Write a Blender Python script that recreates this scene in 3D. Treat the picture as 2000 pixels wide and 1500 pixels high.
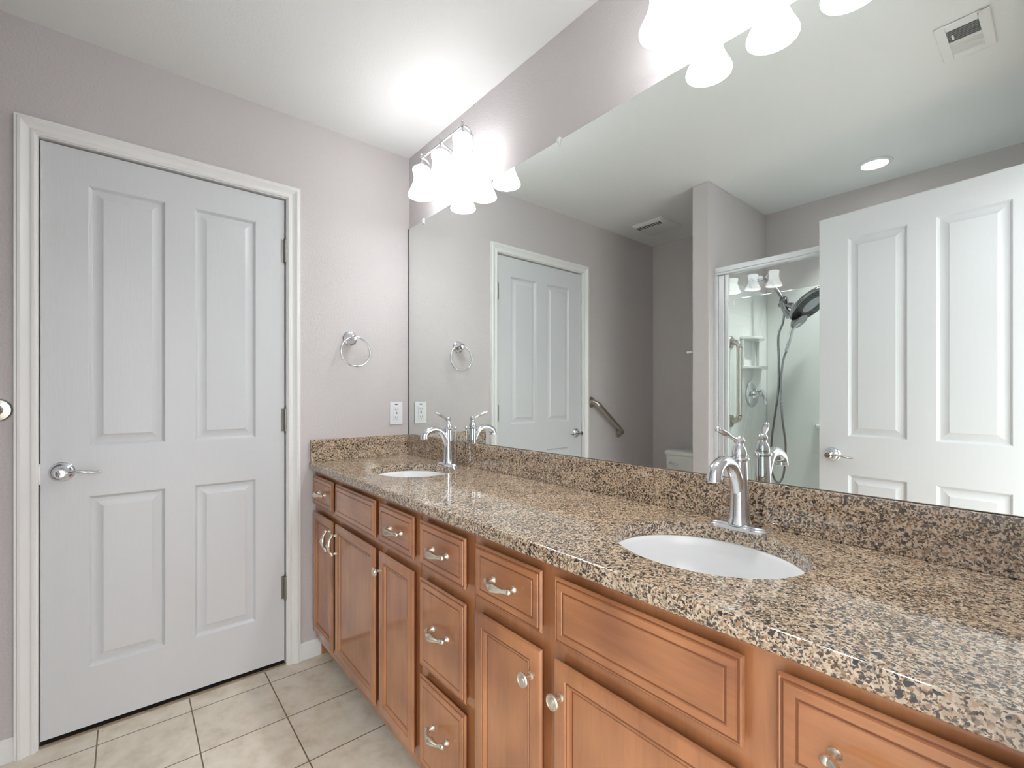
import bpy, bmesh, math, random
from mathutils import Vector, Matrix
random.seed(7)
for o in list(bpy.data.objects): bpy.data.objects.remove(o)
SC = bpy.context.scene
COL = SC.collection
PI = math.pi

# ------------------------------------------------------------------ camera
cam_d = bpy.data.cameras.new('camera')
cam = bpy.data.objects.new('camera', cam_d); COL.objects.link(cam)
cam_d.sensor_fit = 'HORIZONTAL'; cam_d.sensor_width = 36.0
cam_d.lens = 901.07 / 2000 * 36.0
cam_d.shift_y = 23.03 / 2000
cam_d.clip_start = 0.02
YAW = 0.6958
cam.location = (2.1988, -1.1359, 1.1862)
cam.rotation_euler = Vector((-math.cos(YAW), math.sin(YAW), 0)).to_track_quat('-Z', 'Y').to_euler()
SC.camera = cam

# ------------------------------------------------------------------ light, exposure
W = bpy.data.worlds.new('world'); SC.world = W; W.use_nodes = True
_n, _l = W.node_tree.nodes, W.node_tree.links      # fill light added through the doorway, graded by height and side
_g = _n.new('ShaderNodeTexCoord'); _s = _n.new('ShaderNodeSeparateXYZ'); _r = _n.new('ShaderNodeValToRGB')
_l.new(_g.outputs['Generated'], _s.inputs[0]); _m = _n.new('ShaderNodeMath'); _m.operation = 'MULTIPLY_ADD'; _m.inputs[1].default_value = .5; _m.inputs[2].default_value = .5
_l.new(_s.outputs['Z'], _m.inputs[0]); _l.new(_m.outputs[0], _r.inputs[0]); 
_y = _n.new('ShaderNodeMapRange'); _y.inputs['From Min'].default_value = -.9; _y.inputs['From Max'].default_value = .5; _y.inputs['To Min'].default_value = .58; _y.inputs['To Max'].default_value = .88
_l.new(_s.outputs['Y'], _y.inputs['Value'])
_v = _n.new('ShaderNodeVectorMath'); _v.operation = 'SCALE'; _l.new(_r.outputs[0], _v.inputs[0]); _l.new(_y.outputs[0], _v.inputs['Scale']); _l.new(_v.outputs[0], _n['Background'].inputs[0])
_r.color_ramp.elements[0].position = .40; _r.color_ramp.elements[0].color = (.46, .47, .48, 1)
_r.color_ramp.elements[1].position = .62; _r.color_ramp.elements[1].color = (.97, .985, 1.0, 1)
WORLD = 4.0
W.node_tree.nodes['Background'].inputs[1].default_value = WORLD
BELL = 5.6
BULB = 118.0
CAN = 8.0
SPOT = 46.0
SC.view_settings.view_transform = 'Standard'
SC.view_settings.look = 'None'
SC.view_settings.gamma = 1.0
SC.view_settings.use_curve_mapping = False
SC.view_settings.exposure = 0.62

# ------------------------------------------------------------------ materials
def nm(name):
    m = bpy.data.materials.new(name); m.use_nodes = True
    nt = m.node_tree; b = nt.nodes['Principled BSDF']
    return m, nt, b, nt.nodes, nt.links

def s2l(c):
    return tuple(((x/255)/12.92 if x/255 <= .04045 else ((x/255+.055)/1.055)**2.4) for x in c) + (1,)

def simple(name, col, rough=.5, metal=0.0, bump=None, spec=None, coat=0):
    m, nt, b, N, L = nm(name)
    b.inputs['Base Color'].default_value = s2l(col)
    b.inputs['Roughness'].default_value = rough
    b.inputs['Metallic'].default_value = metal
    if spec is not None: b.inputs['Specular IOR Level'].default_value = spec
    if coat: b.inputs['Coat Weight'].default_value = coat; b.inputs['Coat Roughness'].default_value = .08
    if bump:
        sc, st, dist = bump
        tc = N.new('ShaderNodeTexCoord'); no = N.new('ShaderNodeTexNoise'); bp = N.new('ShaderNodeBump')
        no.inputs['Scale'].default_value = sc; no.inputs['Detail'].default_value = 3
        bp.inputs['Strength'].default_value = st; bp.inputs['Distance'].default_value = dist
        L.new(tc.outputs['Object'], no.inputs['Vector']); L.new(no.outputs['Fac'], bp.inputs['Height']); L.new(bp.outputs['Normal'], b.inputs['Normal'])
    return m

def emit(name, col, strength):
    m, nt, b, N, L = nm(name)
    b.inputs['Base Color'].default_value = (.9, .9, .9, 1); b.inputs['Roughness'].default_value = .3
    b.inputs['Emission Color'].default_value = (*col, 1); b.inputs['Emission Strength'].default_value = strength
    return m

def mixc(N, L, fac, a, b, mode='MIX'):
    n = N.new('ShaderNodeMix'); n.data_type = 'RGBA'; n.blend_type = mode
    for idx, v in ((0, fac), (6, a), (7, b)):
        if isinstance(v, (int, float)): n.inputs[idx].default_value = v
        elif isinstance(v, tuple): n.inputs[idx].default_value = v
        else: L.new(v, n.inputs[idx])
    return n.outputs[2]

def ramp(N, L, fac, stops, interp='LINEAR'):
    r = N.new('ShaderNodeValToRGB'); r.color_ramp.interpolation = interp
    while len(r.color_ramp.elements) < len(stops): r.color_ramp.elements.new(.5)
    for e, (p, c) in zip(r.color_ramp.elements, stops): e.position = p; e.color = c
    L.new(fac, r.inputs['Fac']); return r.outputs['Color']

def wood(name, axis, k=1.0):
    m, nt, b, N, L = nm(name)
    tc = N.new('ShaderNodeTexCoord'); oi = N.new('ShaderNodeObjectInfo')
    add = N.new('ShaderNodeVectorMath'); add.operation = 'ADD'
    cmb = N.new('ShaderNodeMath'); cmb.operation = 'MULTIPLY'; cmb.inputs[1].default_value = 7.0
    L.new(oi.outputs['Random'], cmb.inputs[0])
    L.new(tc.outputs['Object'], add.inputs[0]); L.new(cmb.outputs[0], add.inputs[1])
    def noise(scale, sx, det=3):
        mp = N.new('ShaderNodeMapping'); mp.inputs['Scale'].default_value = sx
        L.new(add.outputs[0], mp.inputs['Vector'])
        n = N.new('ShaderNodeTexNoise'); n.inputs['Scale'].default_value = scale; n.inputs['Detail'].default_value = det
        L.new(mp.outputs[0], n.inputs['Vector']); return n.outputs['Fac']
    st = (1, .12, 1) if axis == 'y' else ((1, 1, .1) if axis == 'z' else (.1, 1, 1))
    g = noise(38, st); bl = noise(4.5, (1, 1, 1), 2); fine = noise(160, st)
    def c(r_, g_, b_): return s2l((r_*k, g_*k, b_*k))
    base = ramp(N, L, bl, [(.30, c(160, 102, 66)), (.52, c(188, 126, 83)), (.72, c(202, 140, 94))])
    gr = ramp(N, L, g, [(.32, (.80, .78, .76, 1)), (.6, (1, 1, 1, 1))])
    c1 = mixc(N, L, .7, base, gr, 'MULTIPLY')
    fr = ramp(N, L, fine, [(.3, (.86, .85, .84, 1)), (.6, (1, 1, 1, 1))])
    c2 = mixc(N, L, .6, c1, fr, 'MULTIPLY')
    L.new(c2, b.inputs['Base Color'])
    b.inputs['Roughness'].default_value = .34
    b.inputs['Coat Weight'].default_value = .8; b.inputs['Coat Roughness'].default_value = .10
    return m

def granite():
    m, nt, b, N, L = nm('speckled_granite')
    tc = N.new('ShaderNodeTexCoord'); nz = N.new('ShaderNodeTexNoise')
    nz.inputs['Scale'].default_value = 150; nz.inputs['Detail'].default_value = 2
    L.new(tc.outputs['Object'], nz.inputs['Vector'])
    dv = N.new('ShaderNodeVectorMath'); dv.operation = 'MULTIPLY_ADD'; dv.inputs[1].default_value = (.006,)*3
    L.new(nz.outputs['Color'], dv.inputs[0]); L.new(tc.outputs['Object'], dv.inputs[2])
    def vor(scale):
        v = N.new('ShaderNodeTexVoronoi'); v.inputs['Scale'].default_value = scale
        L.new(dv.outputs[0], v.inputs['Vector'])
        sp = N.new('ShaderNodeSeparateColor'); L.new(v.outputs['Color'], sp.inputs[0]); return sp
    v1 = vor(270); v2 = vor(380); v3 = vor(190)
    tan = ramp(N, L, v1.outputs[0], [(0, s2l((208, 187, 163))), (.25, s2l((186, 161, 134))), (.45, s2l((220, 202, 178))), (.6, s2l((162, 128, 97))), (.75, s2l((200, 179, 156))), (.88, s2l((144, 130, 113)))], 'CONSTANT')
    dark = ramp(N, L, v2.outputs[1], [(0, s2l((58, 48, 42))), (.3, s2l((92, 66, 46))), (.55, s2l((76, 74, 70))), (.8, s2l((122, 100, 78)))], 'CONSTANT')
    big = N.new('ShaderNodeTexNoise'); big.inputs['Scale'].default_value = 22; big.inputs['Detail'].default_value = 3
    L.new(tc.outputs['Object'], big.inputs['Vector'])
    th = N.new('ShaderNodeMath'); th.operation = 'MULTIPLY_ADD'; th.inputs[1].default_value = .9; th.inputs[2].default_value = -.15
    L.new(big.outputs['Fac'], th.inputs[0])
    lt = N.new('ShaderNodeMath'); lt.operation = 'LESS_THAN'
    L.new(v2.outputs[0], lt.inputs[0]); L.new(th.outputs[0], lt.inputs[1])
    c1 = mixc(N, L, lt.outputs[0], tan, dark)
    lt2 = N.new('ShaderNodeMath'); lt2.operation = 'LESS_THAN'; lt2.inputs[1].default_value = .06
    L.new(v3.outputs[2], lt2.inputs[0])
    c2 = mixc(N, L, lt2.outputs[0], c1, s2l((40, 38, 38)))
    L.new(c2, b.inputs['Base Color'])
    b.inputs['Roughness'].default_value = .07; b.inputs['IOR'].default_value = 2.0
    return m

def tile():
    m, nt, b, N, L = nm('beige_floor_tile')
    tc = N.new('ShaderNodeTexCoord'); mp = N.new('ShaderNodeMapping')
    mp.inputs['Location'].default_value = (-.0945, .681 + .2665*20, 0)
    L.new(tc.outputs['Object'], mp.inputs['Vector'])
    br = N.new('ShaderNodeTexBrick'); br.offset = 0; br.squash = 1
    br.inputs['Scale'].default_value = 1; br.inputs['Brick Width'].default_value = .2665; br.inputs['Row Height'].default_value = .2665
    br.inputs['Mortar Size'].default_value = .0022; br.inputs['Mortar Smooth'].default_value = .15
    br.inputs['Color1'].default_value = (.92, .92, .92, 1); br.inputs['Color2'].default_value = (1, 1, 1, 1)
    L.new(mp.outputs[0], br.inputs['Vector'])
    n1 = N.new('ShaderNodeTexNoise'); n1.inputs['Scale'].default_value = 14; n1.inputs['Detail'].default_value = 5; n1.inputs['Roughness'].default_value = .6
    L.new(tc.outputs['Object'], n1.inputs['Vector'])
    base = ramp(N, L, n1.outputs['Fac'], [(.3, s2l((216, 203, 182))), (.5, s2l((234, 224, 206))), (.7, s2l((242, 235, 221)))])
    c1 = mixc(N, L, 1.0, base, br.outputs['Color'], 'MULTIPLY')
    c2 = mixc(N, L, br.outputs['Fac'], c1, s2l((118, 104, 86)))
    L.new(c2, b.inputs['Base Color'])
    bp = N.new('ShaderNodeBump'); bp.inputs['Strength'].default_value = .5; bp.inputs['Distance'].default_value = .002; bp.invert = True
    L.new(br.outputs['Fac'], bp.inputs['Height']); L.new(bp.outputs['Normal'], b.inputs['Normal'])
    b.inputs['Roughness'].default_value = .38
    return m

def door_paint():
    m, nt, b, N, L = nm('white_door_paint')
    b.inputs['Base Color'].default_value = s2l((219, 221, 224)); b.inputs['Roughness'].default_value = .32
    tc = N.new('ShaderNodeTexCoord'); mp = N.new('ShaderNodeMapping'); mp.inputs['Scale'].default_value = (1, 1, .07)
    wv = N.new('ShaderNodeTexNoise'); wv.inputs['Scale'].default_value = 120; wv.inputs['Detail'].default_value = 4; wv.inputs['Distortion'].default_value = 1.2
    L.new(tc.outputs['Object'], mp.inputs['Vector']); L.new(mp.outputs[0], wv.inputs['Vector'])
    bp = N.new('ShaderNodeBump'); bp.inputs['Strength'].default_value = .13; bp.inputs['Distance'].default_value = .002
    L.new(wv.outputs['Fac'], bp.inputs['Height']); L.new(bp.outputs['Normal'], b.inputs['Normal'])
    return m

def glass_mat():
    m, nt, b, N, L = nm('clear_glass')
    N.remove(b); out = N['Material Output']
    tr = N.new('ShaderNodeBsdfTransparent'); tr.inputs[0].default_value = (.97, .985, .975, 1)
    gl = N.new('ShaderNodeBsdfGlossy'); gl.inputs['Roughness'].default_value = .0
    fr = N.new('ShaderNodeFresnel'); ge = N.new('ShaderNodeNewGeometry'); mr_ = N.new('ShaderNodeMapRange')   # same reflectance on entering and leaving the thin pane
    mr_.inputs['To Min'].default_value = 1.5; mr_.inputs['To Max'].default_value = 1/1.5
    L.new(ge.outputs['Backfacing'], mr_.inputs['Value']); L.new(mr_.outputs[0], fr.inputs['IOR'])
    mx = N.new('ShaderNodeMixShader')
    L.new(fr.outputs[0], mx.inputs[0]); L.new(tr.outputs[0], mx.inputs[1]); L.new(gl.outputs[0], mx.inputs[2]); L.new(mx.outputs[0], out.inputs[0])
    return m

M = dict(
    wall=simple('greige_wall_paint', (207, 201, 201), .62, bump=(130, .34, .005)),
    ceil=simple('white_ceiling_paint', (236, 237, 236), .8, bump=(110, .22, .004)),
    door=door_paint(),
    trim=simple('white_trim_paint', (240, 240, 239), .3),
    woodz=wood('cherry_wood_upright', 'z'), woodx=wood('cherry_wood_level', 'x'),
    glaze_shade=simple('groove_stain_edge_shade', (128, 76, 48), .4),
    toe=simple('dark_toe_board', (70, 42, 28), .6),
    granite=granite(), tile=tile(),
    sink=simple('white_porcelain', (244, 245, 245), .08),
    chrome=simple('polished_chrome', (226, 228, 232), .05, 1.0),
    nickel=simple('satin_nickel', (228, 221, 208), .32, 1.0),
    steel=simple('brushed_steel', (196, 190, 182), .28, 1.0),
    dchrome=simple('dark_grey_chrome', (150, 152, 155), .16, 1.0),  # darker grey chrome of the shower head and hose
    hinge=simple('hinge_metal', (150, 148, 144), .35, 1.0),
    mirror=simple('silvered_mirror', (240, 245, 242), .0, 1.0),
    edge=simple('mirror_edge', (104, 104, 104), .35, .5),
    plastic=simple('white_plastic', (238, 239, 242), .3),
    slot=simple('dark_slot', (50, 48, 46), .6),
    vent=simple('white_vent_metal', (232, 232, 230), .4),
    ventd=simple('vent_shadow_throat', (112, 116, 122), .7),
    surround=simple('white_shower_acrylic', (238, 241, 239), .16),
    frame=simple('white_enamel_frame', (226, 228, 232), .22, .15),
    porcelain=simple('toilet_porcelain', (236, 236, 232), .1),
    caulk=simple('threshold_stone', (176, 160, 136), .5),
    dark=simple('closet_shade_colour', (60, 55, 50), .8),  # dark colour standing in for shade behind the closed door
    nozzle=simple('nozzle_face_rubber', (66, 70, 74), .45, .4),
    glass=glass_mat(),
    bell=emit('lit_frosted_glass', (.965, .985, 1.0), BELL),
    bulb=emit('lit_bulb', (.97, .985, 1.0), BULB),
    can=emit('lit_downlight_lens', (1.0, .98, .95), CAN),
)

# ------------------------------------------------------------------ mesh helpers
class MB:
    def __init__(s): s.v = []; s.f = []; s.mi = []; s.cur = 0
    def add(s, vs, fs, mi=None):
        o = len(s.v); s.v += [tuple(x) for x in vs]
        for f in fs: s.f.append([i+o for i in f]); s.mi.append(s.cur if mi is None else mi)
        return s
    def box(s, x0, x1, y0, y1, z0, z1, mi=None):
        vs = [(x, y, z) for x in (x0, x1) for y in (y0, y1) for z in (z0, z1)]
        return s.add(vs, [(0, 1, 3, 2), (4, 6, 7, 5), (0, 4, 5, 1), (2, 3, 7, 6), (0, 2, 6, 4), (1, 5, 7, 3)], mi)
    def lathe(s, prof, n=32, o=(0, 0, 0), ax='z', cap=True, mi=None, sx=1, sy=1):
        """prof [(r,h)]; axis z (or y = towards -y, x = towards +x)"""
        vs = []
        for r, h in prof:
            for i in range(n):
                a = 2*PI*i/n; p, q = r*math.cos(a)*sx, r*math.sin(a)*sy
                if ax == 'z': v = (p, q, h)
                elif ax == '-y': v = (p, -h, q)
                elif ax == 'x': v = (h, p, q)
                elif ax == '-x': v = (-h, p, q)
                elif ax == '-z': v = (p, q, -h)
                vs.append((v[0]+o[0], v[1]+o[1], v[2]+o[2]))
        fs = []
        for k in range(len(prof)-1):
            for i in range(n):
                j = (i+1) % n; fs.append((k*n+i, k*n+j, (k+1)*n+j, (k+1)*n+i))
        if cap:
            if prof[0][0] > 1e-5: fs.append(tuple(range(n))[::-1])
            if prof[-1][0] > 1e-5: fs.append(tuple((len(prof)-1)*n+i for i in range(n)))
        return s.add(vs, fs, mi)
    def tube(s, pts, r, n=14, cap=True, mi=None, flat=1.0, smooth=True, closed=False):
        P = [Vector(p) for p in pts]; R = list(r) if hasattr(r, '__len__') else [r]*len(P)
        if smooth and len(P) > 2:
            Q = []; RR = []
            m = len(P); rng = range(m if closed else m-1)
            for i in rng:
                if closed: a, b, c, d = P[(i-1) % m], P[i], P[(i+1) % m], P[(i+2) % m]
                else: a, b, c, d = P[max(i-1, 0)], P[i], P[i+1], P[min(i+2, m-1)]
                for t in (0, .2, .4, .6, .8):
                    Q.append(.5*((2*b)+(c-a)*t+(2*a-5*b+4*c-d)*t*t+(3*b-a-3*c+d)*t**3))
                    RR.append(R[i]*(1-t)+R[(i+1) % m]*t)
            if not closed: Q.append(P[-1]); RR.append(R[-1])
            P, R = Q, RR
        m = len(P); up = None; vs = []
        for i in range(m):
            if closed: T = (P[(i+1) % m]-P[i-1]).normalized()
            else: T = (P[min(i+1, m-1)]-P[max(i-1, 0)]).normalized()
            if up is None:
                up = Vector((0, 0, 1)) if abs(T.z) < .9 else Vector((1, 0, 0))
            up = (up-T*up.dot(T)).normalized(); sd = T.cross(up)
            for k in range(n):
                a = 2*PI*k/n; vs.append(P[i]+sd*math.cos(a)*R[i]+up*math.sin(a)*R[i]*flat)
        fs = []
        for i in range(m if closed else m-1):
            j = (i+1) % m
            for k in range(n): l = (k+1) % n; fs.append((i*n+k, i*n+l, j*n+l, j*n+k))
        if cap and not closed: fs += [tuple(range(n))[::-1], tuple((m-1)*n+k for k in range(n))]
        return s.add(vs, fs, mi)
    def sphere(s, c, r, n=20, k=12, sz=1, mi=None):
        return s.lathe([(max(r*math.sin(PI*i/k), 1e-6), -r*math.cos(PI*i/k)*sz) for i in range(k+1)], n, c, mi=mi)
    def extrude(s, prof, a0, a1, axis='x', mi=None, closed=True):
        """prof list of 2D points in the plane normal to axis: x->(y,z), y->(x,z), z->(x,y)"""
        def pt(a, p): return (a, p[0], p[1]) if axis == 'x' else ((p[0], a, p[1]) if axis == 'y' else (p[0], p[1], a))
        n = len(prof); vs = [pt(a0, p) for p in prof]+[pt(a1, p) for p in prof]
        fs = [(i, (i+1) % n, n+(i+1) % n, n+i) for i in range(n if closed else n-1)]
        if closed: fs += [tuple(range(n))[::-1], tuple(range(n, 2*n))]
        return s.add(vs, fs, mi)
    def build(s, name, mats, parent=None, loc=None, bevel=0, smooth=35, seg=2, recalc=True):
        me = bpy.data.meshes.new(name)
        me.from_pydata(s.v, [], s.f); 
        if not isinstance(mats, (list, tuple)): mats = [mats]
        for m in mats: me.materials.append(m)
        for p, i in zip(me.polygons, s.mi): p.material_index = i
        if recalc:
            bm = bmesh.new(); bm.from_mesh(me)
            bmesh.ops.remove_doubles(bm, verts=bm.verts, dist=1e-5)
            bmesh.ops.recalc_face_normals(bm, faces=bm.faces); bm.to_mesh(me); bm.free()
        if smooth: me.shade_smooth(); me.set_sharp_from_angle(angle=math.radians(smooth))
        ob = bpy.data.objects.new(name, me); COL.objects.link(ob)
        if parent: ob.parent = parent
        if loc: ob.location = loc
        if bevel:
            md = ob.modifiers.new('bevel', 'BEVEL'); md.width = bevel; md.segments = seg; md.limit_method = 'ANGLE'; md.angle_limit = math.radians(40); md.harden_normals = False
        return ob

def tag(o, label, cat, group=None, kind=None):
    o['label'] = label; o['category'] = cat
    if group: o['group'] = group
    if kind: o['kind'] = kind
    return o
def empty(name, loc=(0, 0, 0), label='', cat='', group=None, kind=None, rz=0):
    o = bpy.data.objects.new(name, None); COL.objects.link(o); o.location = loc; o.rotation_euler = (0, 0, rz)
    o.empty_display_size = .05
    return tag(o, label, cat, group, kind)
def copy_tree(o, parent=None):
    c = o.copy(); COL.objects.link(c); c.parent = parent
    for ch in list(o.children): copy_tree(ch, c)
    return c

# ------------------------------------------------------------------ room shell
H = 2.428; YB = -2.245; XN = 2.21; XP0, XP1, YP = .78, .883, -1.457
DY0, DY1, DZ = -1.363, -.596, 2.054      # opening of the closed door in the left wall
T = .115

mb = MB()
mb.box(-.9, XN+.9, YB-T, T, -.1, 0)
fl = mb.build('floor', M['tile'], smooth=0); tag(fl, 'beige ceramic tile floor with brown grout lines', 'floor', kind='structure')
mb = MB(); mb.box(-.9, XN+.9, YB-T, T, H, H+.1)
tag(mb.build('ceiling', M['ceil'], smooth=0), 'white textured ceiling above the vanity and shower', 'ceiling', kind='structure')

mb = MB()
mb.box(-T, 0, YB-T, DY0-.02, 0, H); mb.box(-T, 0, DY1+.02, T, 0, H); mb.box(-T, 0, DY0-.02, DY1+.02, DZ+.02, H)
tag(mb.build('wall_left', M['wall'], smooth=0), 'greige textured wall holding the closed white door', 'wall', kind='structure')
mb = MB(); mb.box(0, XN+T, 0, T, 0, H)
tag(mb.build('wall_right', M['wall'], smooth=0), 'greige wall behind the long vanity mirror', 'wall', kind='structure')
mb = MB(); mb.box(0, XN+T, YB-T, YB, 0, H)
tag(mb.build('wall_back', M['wall'], smooth=0), 'greige wall behind toilet and shower, seen in the mirror', 'wall', kind='structure')
OY0, OY1, OZ = -1.405, -.635, 2.05        # opening beside the camera
mb = MB()
mb.box(XN, XN+T, YB, OY0, 0, H); mb.box(XN, XN+T, OY1, 0, 0, H); mb.box(XN, XN+T, OY0, OY1, OZ, H)
tag(mb.build('wall_near', M['wall'], smooth=0), 'greige wall with the open doorway at the vanity end', 'wall', kind='structure')
mb = MB(); mb.box(XP0, XP1, YB, YP, 0, H)
tag(mb.build('wall_partition', M['wall'], smooth=0, bevel=.006), 'narrow greige partition wall between toilet and shower', 'wall', kind='structure')
mb = MB(); mb.box(-.879, -.0145, -1.679, -.301, .0002, .003)  # dark sheet painting the shade into the gap under the door
tag(mb.build('floor_gap_shade', M['dark'], smooth=0), 'dark sheet added as shade in the gap under the closed door', 'floor', kind='structure')
mb = MB()   # unseen backing added to block world light at the door gap
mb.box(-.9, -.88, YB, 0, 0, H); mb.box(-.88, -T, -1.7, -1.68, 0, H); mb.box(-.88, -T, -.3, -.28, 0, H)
tag(mb.build('wall_light_block', M['dark'], smooth=0), 'unseen dark backing added to block light behind the closed door', 'wall', kind='structure')

# ------------------------------------------------------------------ door leaf with four raised panels
LW, LT = .757, .035
def leaf_mesh(name, latch_left=True):
    """leaf in local space: x from 0 (latch edge) to LW, face at y=0 looking to -y ... both faces panelled; z 0..2.026"""
    Z = 2.026
    pan = [(x0, x1, z0, z1) for (x0, x1) in ((.119, .336), (.430, .645)) for (z0, z1) in ((.206, .810), (.988, 1.908))]
    xs = [0, .119, .336, .430, .645, LW]; zs = [0, .206, .810, .988, 1.908, Z]
    mb = MB()
    rings = [(0, 0), (.002, .0016), (.006, .0085), (.010, .0120), (.014, .0120), (.036, .0040), (.040, .0018)]
    for side in (0, 1):
        def P(x, z, d): return (x, d, z) if side == 0 else (x, LT-d, z)
        for i in range(5):
            for k in range(5):
                a, b, c, d = xs[i], xs[i+1], zs[k], zs[k+1]
                if i in (1, 3) and k in (1, 3):
                    prev = None
                    for off, dep in rings:
                        cur = [P(a+off, c+off, dep), P(b-off, c+off, dep), P(b-off, d-off, dep), P(a+off, d-off, dep)]
                        if prev:
                            for q in range(4):
                                r = (q+1) % 4; mb.add([prev[q], prev[r], cur[r], cur[q]], [(0, 1, 2, 3)])
                        prev = cur
                    mb.add(prev, [(0, 1, 2, 3)])
                else:
                    mb.add([P(a, c, 0), P(b, c, 0), P(b, d, 0), P(a, d, 0)], [(0, 1, 2, 3)])
    for (a, b) in zip(xs, xs[1:]):
        for z in (0, Z): mb.add([(a, 0, z), (b, 0, z), (b, LT, z), (a, LT, z)], [(0, 1, 2, 3)])
    for (c, d) in zip(zs, zs[1:]):
        for x in (0, LW): mb.add([(x, 0, c), (x, LT, c), (x, LT, d), (x, 0, d)], [(0, 1, 2, 3)])
    return mb

def lever(parent, x, z, face_y, out=-1, dirx=1):
    """rosette + neck + lever on a leaf, pointing along +x, standing out in `out` y direction"""
    e = MB()
    s = out
    pr = [(.0335, 0), (.0335, .003), (.030, .006), (.0285, .010), (.024, .012), (.0185, .020), (.0165, .026)]
    pr2 = [(.0135, .026), (.0115, .034), (.0115, .044), (.0155, .047), (.0165, .054), (.012, .060), (.0001, .061)]
    ax = '-y'
    def mk(prof):
        q = MB(); q.lathe(prof, 32, (0, 0, 0), '-y')
        if s > 0: q.v = [(a, -b, c) for a, b, c in q.v]
        return q
    h = mk(pr); ros = h.build('door_handle', M['chrome'], parent, (x, face_y, z))
    h2 = mk(pr2)
    y = s*.052
    h2.tube([(0, y, 0), (.018*dirx, y, .001), (.038*dirx, y+s*.002, .003), (.060*dirx, y+s*.001, .000), (.082*dirx, y-s*.002, -.005), (.098*dirx, y-s*.003, -.004)],
            [.0095, .0065, .0068, .0088, .0075, .005], 14, flat=.8)
    h2.sphere((.099*dirx, y-s*.003, -.004), .0052, 12, 8)
    h2.build('lever', M['chrome'], ros, (0, 0, 0))
    return ros

def hinge(parent, x, y, z, leafside=-1):
    m = MB(); m.lathe([(.0065, -.05), (.0065, .05)], 14, (0, 0, 0))
    m.lathe([(.0001, .05), (.004, .0505), (.0065, .054), (.004, .058), (.0001, .059)], 12); m.lathe([(.0001, -.059), (.004, -.058), (.0065, -.054), (.004, -.0505), (.0001, -.05)], 12)
    m.box(-.016, 0, .004, .0065, -.05, .05)
    m.box(0, .006, .004, .0065, -.05, .05)
    return m.build('hinge', M['hinge'], parent, (x, y, z))

# closed door 1: local x -> world +y ; local y=0 face looks to +x
d1 = empty('door_1', (-.010, -1.3585, .021), 'closed white four-panel door with chrome lever on the left wall', 'door', kind='structure', rz=PI/2)
# rz=90deg : local x -> +y, local -y -> +x
leaf_mesh('l').build('door_leaf', M['door'], d1, smooth=20)
lever(d1, .052, .904, 0)
for z in (1.803, 1.059, .321): hinge(d1, LW+.003, -.0065, z)
m = MB(); m.box(-.004, -.0005, .004, .03, .865, .935); m.lathe([(.0, 0), (.018, .0002), (.018, .003), (.0, .0032)], 16, (-.009, .004, .9), '-y', sx=.6, sy=1.6)
m.build('strike_plate', M['steel'], d1)

def casing_u(mb, a0, a1, ztop, w, fmap):
    """U-shaped mitred casing; a0,a1 inner edges, profile offset u 0..w outward and height h"""
    prof = [(0, .0), (0, .009), (.004, .0115), (.010, .0115), (.013, .0085), (.017, .0080), (.030, .0145), (.035, .0185), (.042, .0185), (.045, .0150), (w, .0160), (w, 0)]
    path = [(a0, 0, -1, 0), (a0, ztop, -1, 1), (a1, ztop, 1, 1), (a1, 0, 1, 0)]
    rows = []
    for a, z, da, dz in path: rows.append([fmap(a+da*u, z+dz*u, h) for u, h in prof])
    n = len(prof)
    for r0, r1 in zip(rows, rows[1:]):
        for i in range(n):
            j = (i+1) % n; mb.add([r0[i], r0[j], r1[j], r1[i]], [(0, 1, 2, 3)])
    mb.add(rows[0], [tuple(range(n))]); mb.add(rows[-1], [tuple(range(n))])

mb = MB(); casing_u(mb, -1.3675, -.591, 2.0575, .050, lambda a, z, h: (h, a, z))
t1 = mb.build('trim_1', M['trim'], smooth=30); tag(t1, 'white moulded casing around the closed four-panel door', 'door trim', kind='structure')
mb = MB()   # jamb lining
mb.box(-T, .002, DY0-.02, DY0, 0, DZ+.02); mb.box(-T, .002, DY1, DY1+.02, 0, DZ+.02); mb.box(-T, .002, DY0, DY1, DZ, DZ+.02)
mb.box(-.06, -.047, DY0, DY0+.012, 0, DZ); mb.box(-.06, -.047, DY1-.012, DY1, 0, DZ); mb.box(-.06, -.047, DY0, DY1, DZ-.012, DZ)
mb.build('jamb_lining', M['trim'], t1, smooth=0)
mb = MB(); mb.box(-.014, .0, DY0, DY1, .0002, .004)
tag(mb.build('trim_2', M['caulk'], smooth=0), 'beige threshold strip under the closed white door', 'threshold', kind='structure')
mb = MB(); casing_u(mb, OY0-.002, OY1+.002, OZ+.002, .050, lambda a, z, h: (XN-h, a, z))
t3 = mb.build('trim_3', M['trim'], smooth=30); tag(t3, 'white casing around the open doorway at vanity end', 'door trim', kind='structure')
mb = MB(); mb.box(XN-.002, XN+T+.002, OY0, OY0+.002, 0, OZ); mb.box(XN-.002, XN+T+.002, OY1-.002, OY1, 0, OZ); mb.box(XN-.002, XN+T+.002, OY0, OY1, OZ-.002, OZ)
mb.build('jamb_lining', M['trim'], t3, smooth=0)

# open door 2, its face towards the mirror
ang = math.radians(5.8)
d2 = empty('door_2', (1.435, -1.462, .010), 'open white four-panel door standing in front of the shower glass', 'door', kind='structure', rz=ang)
m = leaf_mesh('l'); m.v = [(x, -y, z) for x, y, z in m.v]
m.build('door_leaf', M['door'], d2, smooth=20)
lever(d2, .058, .898, 0, out=1)
for z in (1.803, 1.059, .321): hinge(d2, LW+.004, -.030, z)

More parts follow.
